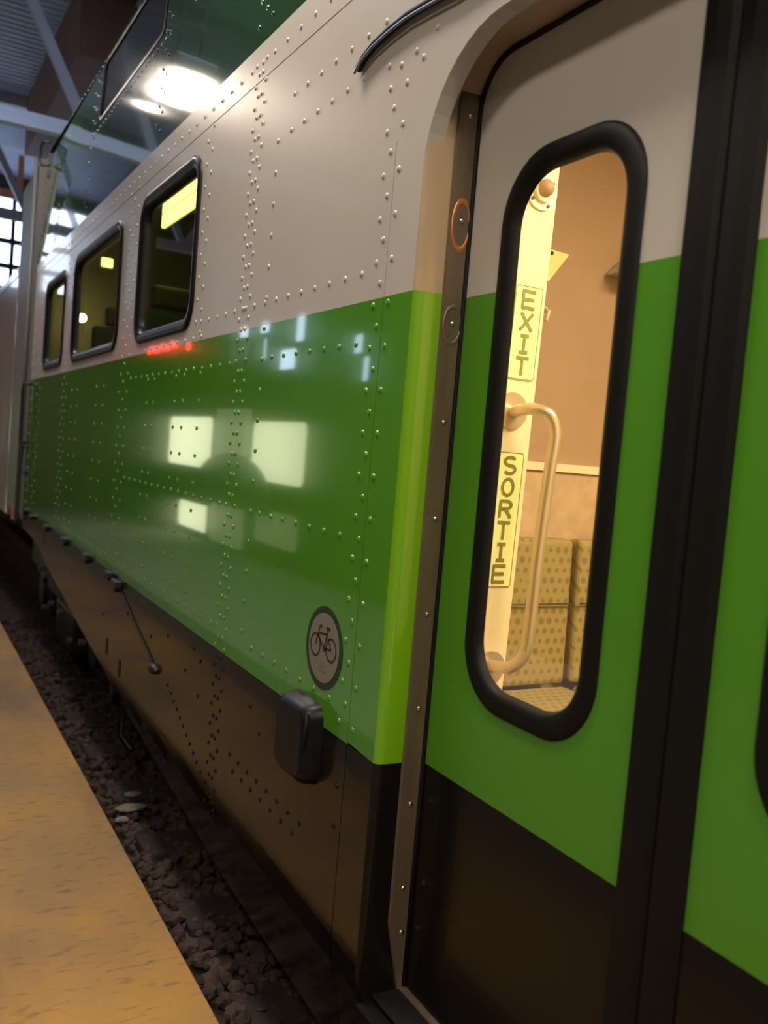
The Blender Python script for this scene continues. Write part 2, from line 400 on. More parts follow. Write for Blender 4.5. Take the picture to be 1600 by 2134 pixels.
box('plate', (-.35, .30, -.04, .04, -.10, .05), M['orange'], tg); box('hanger', (-.05, .05, -.03, .03, .05, .70), M['orange'], tg)

# platform luminaires (reflected in the glossy car side)
lamp_txt = {-5.6: 'behind the photographer', -1.2: 'beside the photographer', 3.1: 'over the platform by the doors', 8.2: 'whose bright reflection shows in the dark green upper side'}
lamp_pos = [(.36, y, tx) for y, tx in lamp_txt.items()] + [(-1.9, .75, 'in an added second row level with the doors'), (-1.9, -3.2, 'in an added second row behind the photographer')]  # unseen second row added to light the door recess
for lx, y, tx in lamp_pos:
    t = thing('platform_light', 'white ceiling luminaire ' + tx, 'lamp', (lx, y, 3.2), 'luminaires over the platform')
    hx, hy = (.15, .36) if y > 5 else (.28, .55)
    box('housing', (-hx - .04, hx + .04, -hy - .06, hy + .06, .012, .14), M['fix'], t, bev=.02)
    v2 = rrect(-hx, hx, -hy, hy, .12, 6); n = len(v2)
    mesh('diffuser', [(u, v, .010) for u, v in v2] + [(u, v, -.012) for u, v in v2], [tuple(range(n)), tuple(range(n, 2 * n))] + [(i, (i + 1) % n, n + (i + 1) % n, n + i) for i in range(n)], M['lamp_far' if y > 5 else 'lamp'], t)
    for sx in (-.1, .1): box('rod', (sx - .006, sx + .006, -.006, .006, .14, 1.8), M['mullion'], t)

for lx, ly, mm, tx in ((.50, 8.86, 'lamp_far', 'small round downlight just beyond the bright platform luminaire'),):
    t = thing('downlight', tx, 'lamp', (lx, ly, 3.2))
    disc('lens', (0, 0, -.005), .06, M[mm], t, axis='z', n=16, h=.01); disc('can', (0, 0, .06), .08, M['fix'], t, axis='z', n=16, h=.118); box('rod', (-.006, .006, -.006, .006, .12, 1.8), M['mullion'], t)

# waiting room across the platform (seen mirrored in the green paint)
wr = thing('waiting_room', 'lit glazed waiting room mirrored in the green side', 'kiosk', (-2.5, 0, PLZ))
XW = 0.0
box('wall', (-1.0, -.03, 6.0, 29.0, 0, 2.52), M['roomwall'], wr)
def pane(y0, y1, z0, z1, m='lit', nm='window'):
    z0 -= PLZ; z1 -= PLZ
    sheet(nm, rrect(y0, y1, z0, z1, .12, 5), [], -.028 + .03, M[m], wr)
    lo = rrect(y0, y1, z0, z1, .12, 5); li = rrect(y0 - .05, y1 + .05, z0 - .05, z1 + .05, .15, 5)
    loft('window_frame', [[(.03, *p) for p in lo], [(.03, *p) for p in li], [(-.03, *p) for p in li]], M['roomwall'], wr, smooth=False)
pane(10.9, 12.95, -.52, .36); pane(14.85, 17.55, -.48, .42)
pane(10.95, 12.6, -1.42, -.92, 'litdim'); pane(14.7, 16.6, -1.6, -1.12)
box('lit_post', (-.02, .05, 13.15, 14.6, .05, 2.25), M['litdim'], wr); box('dark_post', (.0, .07, 14.62, 14.72, .0, 2.4), M['roomwall'], wr)
for a, b in ((24.0, 25.6), (26.4, 28.6)): pane(a, b, -.2, .45)
# seats inside: dark rounded backs before the lit glass
for y in (13.65,):
    v2 = [(y + 1.75 * math.cos(PI * i / 20), -1.0 + .84 * math.sin(PI * i / 20) ** .8) for i in range(21)]; n = len(v2)
    mesh('bench_back', [(.05, a, b - PLZ) for a, b in v2] + [(.12, a, b - PLZ) for a, b in v2], [tuple(range(n)), tuple(range(n, 2 * n))[::-1]] + [(i, (i + 1) % n, n + (i + 1) % n, n + i) for i in range(n)], M['darkseat'], wr)
sg = thing('led_sign', 'small black hanging sign with red lights mirrored below the first window', 'sign', (-2.3, 17.4, 1.72))
box('case', (-.12, .02, -1.7, 1.9, -.16, .22), M['mullion'], sg)
random.seed(5)
for k in range(9):
    y = -.6 + k * .24; disc('led_dot', (.026, y, .04 + .03 * math.sin(k * 2)), .075, M['led'], sg, n=10, h=.01)
disc('led_dot', (.026, -1.45, -.05), .08, M['led'], sg, n=10, h=.01)
for yy in (-1.3, 1.5): box('hanger', (-.06, -.04, yy - .01, yy + .01, .22, 3.2), M['mullion'], sg)

# ------------------------------------------------------------------ the green and white rail car
car = thing('rail_car', 'green and white double-deck rail car with black skirt and riveted side', 'train', (0, 0, 0))
SEAM = 2.233; g = .0018
YN = -4.0
# door opening outline on the side (far/right side reads outward)
RO = .30; ZO = 1.058
def opening_edge(y0, y1, r, zt, n=10):
    """from far jamb up over the head and down the near jamb (y,z)"""
    return arc((y1 - r, zt - r), r, 0, PI / 2, n) + arc((y0 + r, zt - r), r, PI / 2, PI, n)
oe = opening_edge(OY0 - .02, OY1 + .015, RO, ZO)
wins = [(4.06, 5.15, .51, 1.305, .13), (5.60, 7.16, .51, 1.295, .13), (7.56, 8.54, .51, 1.265, .12)]
wh = [rrect(a, b, c, d, r, 8) for a, b, c, d, r in wins]
# white band, with the open seam slit
outer = [(YE, Z2), (YE, Z3), (YN, Z3), (YN, Z2), (OY0 - .02, Z2)] + [p for p in reversed(oe)] + [(OY1 + .015, Z2), (SEAM - g, Z2), (SEAM - g, .87), (SEAM + g, .87), (SEAM + g, Z2)]
sheet('white_side_panel', outer, wh, XS, M['white'], car, depth=.05)
def prof_low(z):
    if z > -1.46: return XS
    return XS + (-1.46 - z) * .22
for nm, y0, y1 in (('green_side_panel', SEAM + g, YE), ('green_corner_panel', OY1 + .015, SEAM - g), ('green_side_panel', YN, OY0 - .02)):
    sheet(nm, [(y0, Z1 - (.008 if y0 < 3 else 0)), (y1, Z1 + (.035 if y1 > 8 else 0)), (y1, Z2), (y0, Z2)], [], XS, M['green'], car, depth=.03)
def zbot(y):
    P = [(-9, -1.85), (2.0, -1.84), (3.4, -1.74), (5.4, -1.42), (6.04, -1.345), (6.7, -1.26), (7.55, -1.15), (8.16, -1.045), (8.74, -1.0), (9.49, -.985), (12, -.98)]
    for (a, b), (c, d) in zip(P, P[1:]):
        if y <= c: return b + (d - b) * (y - a) / (c - a)
    return P[-1][1]
def ztop_skirt(y): return Z1 - .008 + (max(0, y - 2.0) / 7.3) * .043
def skirt(name, y0, y1, ztf=None, n=40, m='black'):
    ys = [y0 + (y1 - y0) * i / n for i in range(n + 1)]; loops = []
    for y in ys:
        zt = (ztf(y) if ztf else ztop_skirt(y)); zb = zbot(y); lv = sorted({zt, *[q for q in (-1.0, -1.2, -1.30, -1.4, -1.50, -1.7) if zb < q < zt], zb}, reverse=True)
        # fixed count of levels so the loft stays regular
        N = 12; l = []
        for k in range(N + 1):
            z = zt + (zb - zt) * k / N; l.append((prof_low(z), y, z))
        l.append((l[-1][0] + .04, y, l[-1][2] + .0)); loops.append(l)
    return loft(name, loops, M[m], car, closed_loop=False, smooth=False)
skirt('black_skirt_panel', SEAM + g, YE, n=60)
skirt('black_corner_panel', OY1 + .015, SEAM - g, n=3)
skirt('black_sill_panel', OY0, OY1 + .015, ztf=lambda y: -1.52, n=6)
skirt('black_skirt_panel', YN, OY0, n=8)
# dark backing behind the seam and the window line
box('inner_lining', (XS + .052, XS + .06, SEAM - .05, SEAM + .05, -1.3, .95), M['rubber'], car)
# upper side: leaning in above the white band, then the roof slope
UP_ = [(1.20, Z3), (1.25, 2.62), (1.43, 2.93), (1.64, 3.52), (1.90, 4.10), (2.3, 4.38), (2.96, 4.48)]
uw = [(5.05, 6.76), (2.35, 4.35), (7.4, 8.5)]
def xup(y, z):
    for (a, b), (c, d) in zip(UP_, UP_[1:]):
        if z <= d + 1e-6: return a + (c - a) * (z - b) / (d - b)
    return UP_[-1][0]
sheet('upper_side_panel', [(YN, Z3), (YE, Z3), (YE, 2.66), (YN, 2.66)], [rrect(a, b, 2.19, 2.60, .05, 4) for a, b in uw[:2]], lambda y, z: xup(y, z), M['darkgreen'], car, depth=.012)
loft('roof_slope', [[(x, y, z) for x, z in UP_[1:]] for y in (YN, 0, 3, 6, YE)], M['darkgreen'], car, closed_loop=False, smooth=False)
for a, b in uw[:2]:
    w = sheet('upper_window', rrect(a - .02, b + .02, 2.17, 2.62, .05, 4), [], lambda y, z: xup(y, z) + .006, M['glass_dark'], car)
    lo = rrect(a, b, 2.19, 2.60, .05, 4); li = rrect(a + .014, b - .014, 2.204, 2.586, .04, 4)
    loft('gasket', [[(xup(*p) - .004, *p) for p in lo], [(xup(*p) - .006, *p) for p in li], [(xup(*p) + .006, *p) for p in li]], M['rubber_gloss'], w)
# end wall of the car
ep = [(prof_low(z), z) for z in (zbot(YE),)] + [(XS, Z1), (XS, Z3)] + UP_[1:]
ep2 = ep + [(5.92 - x, z) for x, z in reversed(ep)]
mesh('end_wall', [(x, YE - .003, z) for x, z in ep2], [tuple(range(len(ep2)))], M['greycar'], car)
mesh('far_side_panel', [(4.72, YN, -1.8), (4.72, YE, -1.0), (4.72, YE, 2.62), (4.72, YN, 2.62)], [(0, 1, 2, 3)], M['white'], car)
loft('roof_far_slope', [[(5.92 - x, y, z) for x, z in UP_[1:]] for y in (YN, YE)], M['darkgreen'], car, closed_loop=False, smooth=False)

# saloon windows: rubber frame, tinted glass, inner sill
for k, (a, b, c, d, r) in enumerate(wins):
    fw = .055
    loops = []
    for off, x in ((-.008, .002), (-.006, -.010), (.012, -.016), (.040, -.010), (fw, .006), (fw + .004, .034)):
        loops.append([(XS + x, *p) for p in rrect(a + off, b - off, c + off, d - off, max(.03, r - off * .8), 8)])
    w = loft('window', loops, M['rubber_gloss'], car)
    sheet('glass', rrect(a + .05, b - .05, c + .05, d - .05, .09, 6), [], XS + .032, M['glass_saloon'], w)
    if k == 0:
        w['label'] = 'nearest saloon window with the yellow ceiling light behind it'
    elif k == 1: w['label'] = 'wide middle saloon window'
    else: w['label'] = 'farthest saloon window at the car end'

# door opening: jamb return lofted from outer to inner opening
inner = opening_edge(OY0 + .01, OY1, .14, 1.066)
def full(lp, y0, y1): return [(y1, -1.50 if False else Z2)] and lp
def jamb_loops(lp_out, lp_in, zlow, zhigh=None):
    A = [(y, z) for y, z in lp_out]; B = [(y, z) for y, z in lp_in]
    return A, B
fl = []
prof = [(0, 0.0), (.10, .035), (.28, .10), (.6, .5), (1.0, 1.0)]
def return_sheet(name, z0, z1, m):
    """far jamb return between two heights, rounded outer corner"""
    n = 8; loops = []
    for i in range(n + 1):
        z = z0 + (z1 - z0) * i / n; dx = prof_low(z) - XS
        l = [(XS + dx, OY1 + .016, z), (XS + dx + .004, OY1 + .006, z), (XS + dx + .014, OY1 - .001, z), (XS + dx + .03, OY1 - .004, z), (XD + dx + .03, OY1 - .004, z)]
        loops.append(l)
    return loft(name, loops, m, car, closed_loop=False)
return_sheet('door_jamb_green', Z1 - .008, Z2, M['lime']); return_sheet('door_jamb_black', -1.52, Z1 - .008, M['doorblack'])
lo = [(XS, y, z) for y, z in oe]; li = [(XD + .03, y, z) for y, z in inner]
lo = [(XS, OY1 + .015, Z2)] + lo + [(XS, OY0 - .02, Z2)]; li = [(XD + .03, OY1 - .004, Z2)] + li + [(XD + .03, OY0 + .01, Z2)]
loops = []
for t, e in [(.45 * (1 - math.cos(i * PI / 20)), .94 * math.sin(i * PI / 20)) for i in range(11)] + [(1, 1)]:
    l = []
    for p, q in zip(lo, li):
        p = Vector(p); q = Vector(q); v = p.lerp(q, e); v.x = XS + (XD + .03 - XS) * t; l.append(v)
    loops.append(l)
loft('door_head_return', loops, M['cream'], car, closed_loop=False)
for a, b, mm in ((-1.52, Z1, 'doorblack'), (Z1, Z2, 'green')):
    mesh('near_jamb', [(XS, OY0 - .02, a), (XD + .03, OY0 + .01, a), (XD + .03, OY0 + .01, b), (XS, OY0 - .02, b)], [(0, 1, 2, 3)], M[mm], car)
mesh('threshold', [(XS + .045, OY0, -1.50), (XD + .12, OY0, -1.50), (XD + .12, OY1, -1.50), (XS + .045, OY1, -1.50)], [(0, 1, 2, 3)], M['iron'], car)
# steel wear strip on the jamb, turning in at the floor and along the sill
st_pts = [(1.318, .985), (1.318, -1.30), (1.372, -1.50)]
def strip_x(z): return 0 if z > -1.30 else (-1.30 - z) * .045 / .2
vs = []; fs = []
zz = [.985 - i * (.985 + 1.30) / 20 for i in range(21)] + [-1.36, -1.43, -1.50]
for z in zz:
    d = strip_x(z); x0, x1 = 1.281 + d, 1.349 + d
    vs += [(x0, OY1 - .004, z), (x0 + .003, OY1 - .011, z), (x1 - .003, OY1 - .011, z), (x1, OY1 - .004, z)]
for i in range(len(zz) - 1):
    for k in range(3): a = i * 4 + k; fs.append((a, a + 1, a + 5, a + 4))
strip = mesh('wear_strip', vs, fs, M['steel'], car); strip['label'] = 'screwed steel wear strip down the door jamb'
for i, z in enumerate([.916, .642, .369, .104, -.159, -.423, -.687, -.959, -1.20, -1.33, -1.46]):
    bm = bmesh.new(); bmesh.ops.create_uvsphere(bm, u_segments=10, v_segments=6, radius=.0075)
    for v in bm.verts: v.co = Vector((v.co.x, v.co.y * .7, v.co.z)) + Vector((1.316 + strip_x(z), OY1 - .012, z))
    bmo('screw', bm, M['screw'], strip, True)
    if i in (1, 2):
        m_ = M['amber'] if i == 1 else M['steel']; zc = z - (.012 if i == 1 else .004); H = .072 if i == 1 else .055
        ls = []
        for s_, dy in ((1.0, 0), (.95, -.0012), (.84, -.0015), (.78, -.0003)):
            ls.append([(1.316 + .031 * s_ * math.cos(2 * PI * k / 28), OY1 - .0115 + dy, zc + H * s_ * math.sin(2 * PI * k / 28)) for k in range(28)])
        w = loft('dish_ring', ls, m_, strip)
        if i == 1: w['label'] = 'oval ring around a screw coloured with an amber reflection'
# sill strip
mesh('sill_strip', [(1.335, OY0, -1.496), (1.375, OY0, -1.490), (1.375, OY1 - .01, -1.490), (1.335, OY1 - .01, -1.496), (1.325, OY0, -1.512), (1.325, OY1, -1.512)], [(0, 1, 2, 3), (4, 0, 3, 5)], M['steel'], car)
mesh('step_edge', [(XS, OY0, -1.52), (1.325, OY0, -1.512), (1.325, OY1, -1.512), (XS, OY1, -1.52)], [(0, 1, 2, 3)], M['rubber'], car)
# rain gutter over the door: dark half-round rail with a turned-down end
gp = [(1.187, 2.49, 1.145), (1.187, 2.45, 1.168), (1.187, 2.39, 1.184), (1.187, 2.30, 1.192), (1.187, 2.2, 1.194), (1.187, 2.1, 1.186), (1.187, 1.95, 1.17), (1.187, 1.6, 1.165), (1.187, .6, 1.165), (1.187, -.1, 1.15)]
gt = tube('rain_gutter', gp, .012, M['rubber'], car)
tube('gutter_lip', [(x - .012, y, z - .014) for x, y, z in gp], .0045, M['boltgrey'], gt, seg=6)

# ---- door leaves
def door_leaf(y0, y1, wy0, wy1, first):
    t = bpy.data.objects.new('door_leaf', None); COL.objects.link(t); t.parent = car
    wo = rrect(wy0, wy1, -.615, .77, .165, 10)
    # bands split at the paint lines: build one sheet per colour, hole polygons cut where the window crosses
    def band(nm, z0, z1, m):
        # clip the window outline to the band by building left, right, above and below pieces
        def clip(poly, keep, zc):
            out = []
            for i in range(len(poly)):
                p, q = poly[i], poly[(i + 1) % len(poly)]; ip, iq = keep(p[1]), keep(q[1])
                if ip: out.append(p)
                if ip != iq: s = (zc - p[1]) / (q[1] - p[1]); out.append((p[0] + s * (q[0] - p[0]), zc))
            return out
        h = clip(wo, lambda z: z > z0, z0); h = clip(h, lambda z: z < z1, z1)
        if len(h) < 3:
            return sheet(nm, [(y0, z0), (y1, z0), (y1, z1), (y0, z1)], [], XD, m, t)
        lo_ = min(p[1] for p in h); hi_ = max(p[1] for p in h)
        outer = [(y0, z0), (y1, z0), (y1, z1), (y0, z1)]
        # hole touching the border: walk it as a notch
        eps = 1e-5
        if lo_ <= z0 + eps and hi_ < z1 - eps:
            top = sorted([p for p in h], key=lambda p: p[0]);
            arcp = [p for p in h if p[1] > z0 + eps]; b = [p for p in h if p[1] <= z0 + eps]
            bl, br = min(b), max(b)
            # order arc from right-bottom to left-bottom
            idx = h.index(br); seq = h[idx:] + h[:idx]
            if seq[1][1] <= z0 + eps: seq = [seq[0]] + seq[1:][::-1]
            pts = [p for p in seq if p[1] > z0 + eps]
            outer = [(y0, z0), bl] + pts[::-1] + [br, (y1, z0), (y1, z1), (y0, z1)]
            return sheet(nm, outer, [], XD, m, t)
        if hi_ >= z1 - eps and lo_ > z0 + eps:
            b = [p for p in h if p[1] >= z1 - eps]; bl, br = min(b), max(b)
            idx = h.index(bl); seq = h[idx:] + h[:idx]
            if seq[1][1] >= z1 - eps: seq = [seq[0]] + seq[1:][::-1]
            pts = [p for p in seq if p[1] < z1 - eps]
            outer = [(y0, z0), (y1, z0), (y1, z1), br] + pts[::-1] + [bl, (y0, z1)]
            return sheet(nm, outer, [], XD, m, t)
    band('black_panel', -1.49, Z1 - .012, M['doorblack']); band('green_panel', Z1 - .012, Z2, M['doorgreen']); band('white_panel', Z2, 1.12, M['doorwhite'])
    # hidden core of the leaf around the window
    outer = [(y0, -1.49), (y1, -1.49), (y1, 1.12), (y0, 1.12)]
    sheet('inner_panel', outer, [rrect(wy0 + .0, wy1 + .07, -.66, .81, .14, 8)], XD + .045, M['panelcream'], t)
    # gasket
    loops = []
    for off, x in ((-.006, .004), (-.004, -.004), (.006, -.010), (.028, -.013), (.046, -.008), (.053, .004), (.056, .013)):
        loops.append([(XD + x, *p) for p in rrect(wy0 + off, wy1 - off, -.615 + off, .77 - off, .165 - off * .75, 10)])
    gk = loft('window_gasket', loops, M['rubber'], t)
    sheet('window_glass', rrect(wy0 + .05, wy1 - .05, -.565, .72, .13, 8), [], XD + .012, M['glass_door'], gk)
    # pressed rim in the sheet around the gasket
    loops = []
    for off, x in ((-.006, -.0005), (-.014, -.004), (-.024, -.003), (-.034, 0.0005)):
        loops.append([(XD + x, *p) for p in rrect(wy0 + off, wy1 - off, -.615 + off, .77 - off, .165 - off, 10) if True])
    return t
d1 = door_leaf(1.268, 2.058, 1.410, 1.898, True); d1['label'] = 'closed door leaf with the tall window showing the exit signs'
d2 = door_leaf(.345, 1.135, .52, 1.000, False); d2['label'] = 'second door leaf cut off at the right edge of the picture'
# rubber meeting edges
for a, b, nm in ((1.203, 1.290, 'door_edge_rubber'), (1.115, 1.200, 'door_edge_rubber')):
    v2 = [(a, XD + .01), (a, XD - .004), (a + .012, XD - .014), ((a + b) / 2, XD - .018), (b - .012, XD - .014), (b, XD - .004), (b, XD + .01)]
    vs = [(x, y, z) for z in (-1.48, 1.06) for y, x in v2]; n = len(v2)
    mesh(nm, vs, [(i, i + 1, n + i + 1, n + i) for i in range(n - 1)], M['rubber'], car)
box('edge_core', (XD - .002, XD + .02, 1.19, 1.215, -1.48, 1.06), M['rubber'], car)
tube('jamb_rubber', [(XD - .003, OY1 - .011, z) for z in (-1.49, -1.0, -.5, 0, .5, .8)] + [(XD - .003, y, z) for y, z in opening_edge(OY0 + .02, OY1 - .011, .13, 1.056)] + [(XD - .003, OY0 + .02, 0), (XD - .003, OY0 + .02, -1.49)], .0075, M['rubber'], car, 8)

# ---- rivets
def dome_mesh(m):
    bm = bmesh.new(); R = .0098; H = .0056; rings = [(1.0, 0), (.86, .5), (.5, .87)]; vr = []
    for s, h in rings: vr.append([bm.verts.new((-H * h, R * s * math.cos(2 * PI * k / 8), R * s * math.sin(2 * PI * k / 8))) for k in range(8)])
    top = bm.verts.new((-H, 0, 0))
    for a, b in zip(vr, vr[1:]):
        for k in range(8): bm.faces.new((a[k], a[(k + 1) % 8], b[(k + 1) % 8], b[k]))
    for k in range(8): bm.faces.new((vr[-1][k], vr[-1][(k + 1) % 8], top))
    bmesh.ops.recalc_face_normals(bm, faces=bm.faces)
    me = bpy.data.meshes.new('rivet'); bm.to_mesh(me); bm.free(); me.materials.append(m)
    for p in me.polygons: p.use_smooth = True
    return me
RM = {k: dome_mesh(M[k]) for k in ('white', 'green', 'black', 'darkgreen')}
def in_win(y, z, mg=.03):
    return any(a - mg < y < b + mg and c - mg < z < d + mg for a, b, c, d, r in wins) or any(a - mg < y < b + mg and 2.17 < z < 2.63 for a, b in uw[:2])
riv = set()
def addr(y, z):
    if in_win(y, z): return
    if zbot(y) + .02 > z: return
    riv.add((round(y, 4), round(z, 4)))
def rcol(y, z0, z1, pitch, off=0):
    z = z0 + off
    while z <= z1: addr(y, z); z += pitch
def rrow(z, y0, y1, pitch):
    y = y0
    while y <= y1: addr(y, z); y += pitch
# seam by the door
rcol(2.263, -.73, 1.02, .1215, .0); rcol(2.294, -.79, 1.06, .1215, .0); rcol(2.206, -.79, .95, .1215, .0)
for p in ((2.16, 1.09), (2.20, 1.02), (2.24, 1.08), (2.06, 1.115), (2.12, 1.06), (2.31, 1.10)): addr(*p)
# rows
for z, y0 in ((.526, 2.38), (.320, 2.383), (-.247, 2.389), (-.742, 2.37)): rrow(z, y0, 3.06, .1105)
rrow(.526, 3.15, 3.95, .1105); rrow(.44 + .018, 3.9, 4.9, .125)
rrow(1.115, 2.468, 3.1, .1105); rrow(1.237, 2.35, 3.1, .1105)
rrow(.318, 3.5, 5.2, .12); rrow(-.247, 3.5, 5.3, .12); rrow(-.742, 3.5, 7.2, .12)
rrow(1.46, 2.4, 9.2, .12)
# double seam
for y, o in ((3.425, 0), (3.318, 0), (3.392, .04), (3.353, .04)): rcol(y, -1.55, 1.48, .0815, o)
rcol(3.142, -.70, 1.12, .113)
# columns between and beside the windows
for y, o in ((3.93, 0), (4.00, .05)): rcol(y, .48, 1.42, .10, o)
for y in (3.88, 4.12, 4.26, 4.66, 4.79, 5.90, 6.12, 6.80, 7.02): rcol(y, -.68, .40, .122)
for y, o in ((5.26, 0), (5.36, .06), (5.44, 0), (7.28, 0), (7.38, .05), (7.46, 0), (8.66, 0), (8.80, .05)): rcol(y, -.70, 1.45, .105, o)
for y in (9.22, 9.14): rcol(y, -.95, 1.5, .11)
# skirt
for z, y0 in ((-1.19, 2.51), (-1.24, 2.56)): rrow(z, y0, 3.2, .095)
for i in range(14): addr(4.05 - i * .055, -1.155 - i * .022)
for y, z in ((3.0, -.95), (2.9, -1.02), (3.6, -.93), (4.4, -1.0), (4.9, -.98), (3.8, -1.02), (3.6, -1.08), (4.1, -.93), (3.7, -.9), (5.5, -1.1), (6.6, -1.0)): addr(y, z)
rcol(2.275, -1.1, -.9, .12)
# upper side
for y, o in ((3.30, 0), (3.37, .05), (3.44, 0), (4.9, 0), (4.98, .05), (6.92, 0), (7.02, .05), (8.3, 0), (9.05, 0), (9.18, .05), (9.25, 0)): rcol(y, 1.62, 2.60, .10, o)
rrow(2.14, 4.9, 6.9, .09); rrow(2.13, 2.2, 4.5, .09); rrow(2.64, 2.2, 9.2, .11)
rl = sorted(riv, key=lambda p: (p[0] ** 2 + p[1] ** 2 + 1.44) / (1.2 / math.sqrt(p[0] ** 2 + 1.44)) ** .5)
def rkind(y, z):
    if z > Z3: return 'darkgreen'
    if z > Z2: return 'white'
    if z > ztop_skirt(y): return 'green'
    return 'black'
def rx(y, z):
    return xup(y, z) if z > Z3 else (XS if z > -1.3 else prof_low(z))
for y, z in rl[:300]:
    o = bpy.data.objects.new('rivet', RM[rkind(y, z)]); COL.objects.link(o); o.parent = car; o.location = (rx(y, z) + .0002, y, z)
groups = {}
for y, z in rl[300:]: groups.setdefault(rkind(y, z), []).append((y, z))
vs = []; fs = []; mi = []; mats = []
for gi, (k, pts) in enumerate(groups.items()):
    me = RM[k]; V = [v.co.copy() for v in me.vertices]; F = [tuple(p.vertices) for p in me.polygons]; mats.append(M[k])
    for y, z in pts:
        b0 = len(vs); o = Vector((rx(y, z) + .0002, y, z)); vs += [v + o for v in V]; fs += [tuple(b0 + i for i in f) for f in F]; mi += [gi] * len(F)
ro = mesh('far_rivets', vs, fs, None, car, True, mats, mi); ro['kind'] = 'stuff'

# ---- small fittings on the side
for i, (y, z, s) in enumerate([(9.10, -.802, .040), (8.57, -.806, .034), (7.746, -.812, .036), (6.895, -.815, .042), (6.044, -.818, .046), (5.341, -.826, .040), (5.159, -.85, .05)]):
    bm = bmesh.new(); box_bm(bm, XS - .035, XS + .005, y - s * 1.6, y + s * 1.1, z - s * .6, z + s * .35, .01); box_bm(bm, XS - .025, XS, y - s * .5, y + s * .4, z - s * 1.1, z - s * .5, .005)
    bmo('skirt_latch', bm, M['iron'], car)
# cord hanging from the last latch to a round plug
tube('cord', [(XS - .006, 5.13 - .085 * i, -.87 - .026 * i + (.004 * math.sin(i))) for i in range(11)], .004, M['rubber'], car, 6)
bm = bmesh.new(); bmesh.ops.create_uvsphere(bm, u_segments=14, v_segments=8, radius=1)
for v in bm.verts: v.co = Vector((XS - .006 + v.co.x * .028, 4.29 + v.co.y * .062, -1.135 + v.co.z * .026))
bmo('filler_plug', bm, M['iron'], car, True)
for y, z in ((5.345, -1.267), (5.0, -1.312), (7.9, -.93)):
    sheet('slot', rrect(y - .028, y + .028, z - .05, z + .05, .02, 4), [], XS - .002, M['rubber'], car)
# black cover box hanging under the green edge
bx = []
for dx, s in ((0, 1.0), (-.045, .93), (-.062, .78)):
    bx.append([(XS + dx, 2.515 + (a - 2.515) * s, -.905 + (b + .905) * s) for a, b in rrect(2.395, 2.640, -1.035, -.775, .05, 5)])
cb = loft('cover_box', bx, M['boxblack'], car); n = len(bx[0])
mesh('box_face', [tuple(p) for p in bx[-1]], [tuple(range(n))], M['boxblack'], cb)
tube('box_cord', [(XS - .05, 2.41, -.80), (XS - .055, 2.405, -.88), (XS - .045, 2.43, -.98)], .006, M['rubber'], cb, 6)
# bicycle decal
dc = disc('bicycle_decal', (XS - .0012, 2.432, -.602), .128, M['decalring'], car, n=48, h=.0016)
dc['label'] = 'round bicycle decal low on the green side'
disc('decal_field', (XS - .0026, 2.432, -.602), .107, M['decalwhite'], dc, n=48, h=.001)
DX = XS - .0040
def dpt(u, v): return (DX, 2.432 - u, -.602 + v)
def ring(u, v, r0, r1, m=None):
    n = 28; mesh('wheel', [dpt(u + r * math.cos(2 * PI * k / n), v + r * math.sin(2 * PI * k / n)) for r in (r0, r1) for k in range(n)], [(k, (k + 1) % n, n + (k + 1) % n, n + k) for k in range(n)], M['ink'], dc)
def bar(pts, w, m='ink', nm='frame_bar'):
    vs = []; fs = []
    for (a, b), (c, d) in zip(pts, pts[1:]):
        t = Vector((c - a, d - b)).normalized(); n_ = Vector((-t.y, t.x)) * w / 2; b0 = len(vs)
        vs += [dpt(a + n_.x, b + n_.y), dpt(a - n_.x, b - n_.y), dpt(c - n_.x, d - n_.y), dpt(c + n_.x, d + n_.y)]; fs.append((b0, b0 + 1, b0 + 2, b0 + 3))
    return mesh(nm, vs, fs, M[m], dc)
ring(-.056, .000, .031, .037); ring(.055, .004, .031, .037)
bar([(-.056, 0), (-.033, .062), (-.024, .066), (-.016, .062)], .006)     # fork and handlebar
bar([(-.040, .040), (.022, .046)], .006)                                  # top tube
bar([(-.042, .034), (.006, .000), (.026, .062)], .006)                    # down tube, seat tube
bar([(.006, .0), (.055, .004)], .006); bar([(.021, .044), (.055, .004)], .005)
bar([(.014, .063), (.040, .065)], .010, nm='saddle')
for k in range(16):
    pass
disc('chainring', (DX, 2.432 - .008, -.602), .010, M['ink'], dc, n=12, h=.0006)
bar([(-.012, -.035), (-.004, -.048)], .006, 'faintink', 'small_print'); bar([(-.02, -.052), (.012, -.054)], .006, 'faintink', 'small_print')
bar([(-.034, -.066), (.038, -.068)], .006, 'faintink', 'small_print')
# handrails at the car end
for nm, pts in (('grab_rail', [(XS, 9.22, .40), (XS - .07, 9.24, .40), (XS - .075, 9.25, .36), (XS - .075, 9.25, -.12), (XS - .07, 9.24, -.16), (XS, 9.22, -.17)]),
                ('grab_rail', [(1.23, 9.1, 2.66), (1.17, 9.16, 2.66), (1.16, 9.2, 2.62), (1.16, 9.22, 2.50), (1.17, 9.2, 2.46), (1.23, 9.1, 2.45)])):
    tube(nm, pts, .013, M['iron'], car, 8)
tube('grab_rail', [(XS, 9.15, -.19), (XS - .05, 9.18, -.2), (XS - .055, 9.2, -.3), (XS - .05, 9.18, -.44), (XS, 9.15, -.46)], .012, M['iron'], car, 8)
# white drip line pressed along the band
box('drip_rail', (XS - .0015, XS, YN, YE, 1.395, 1.400), M['white'], car)

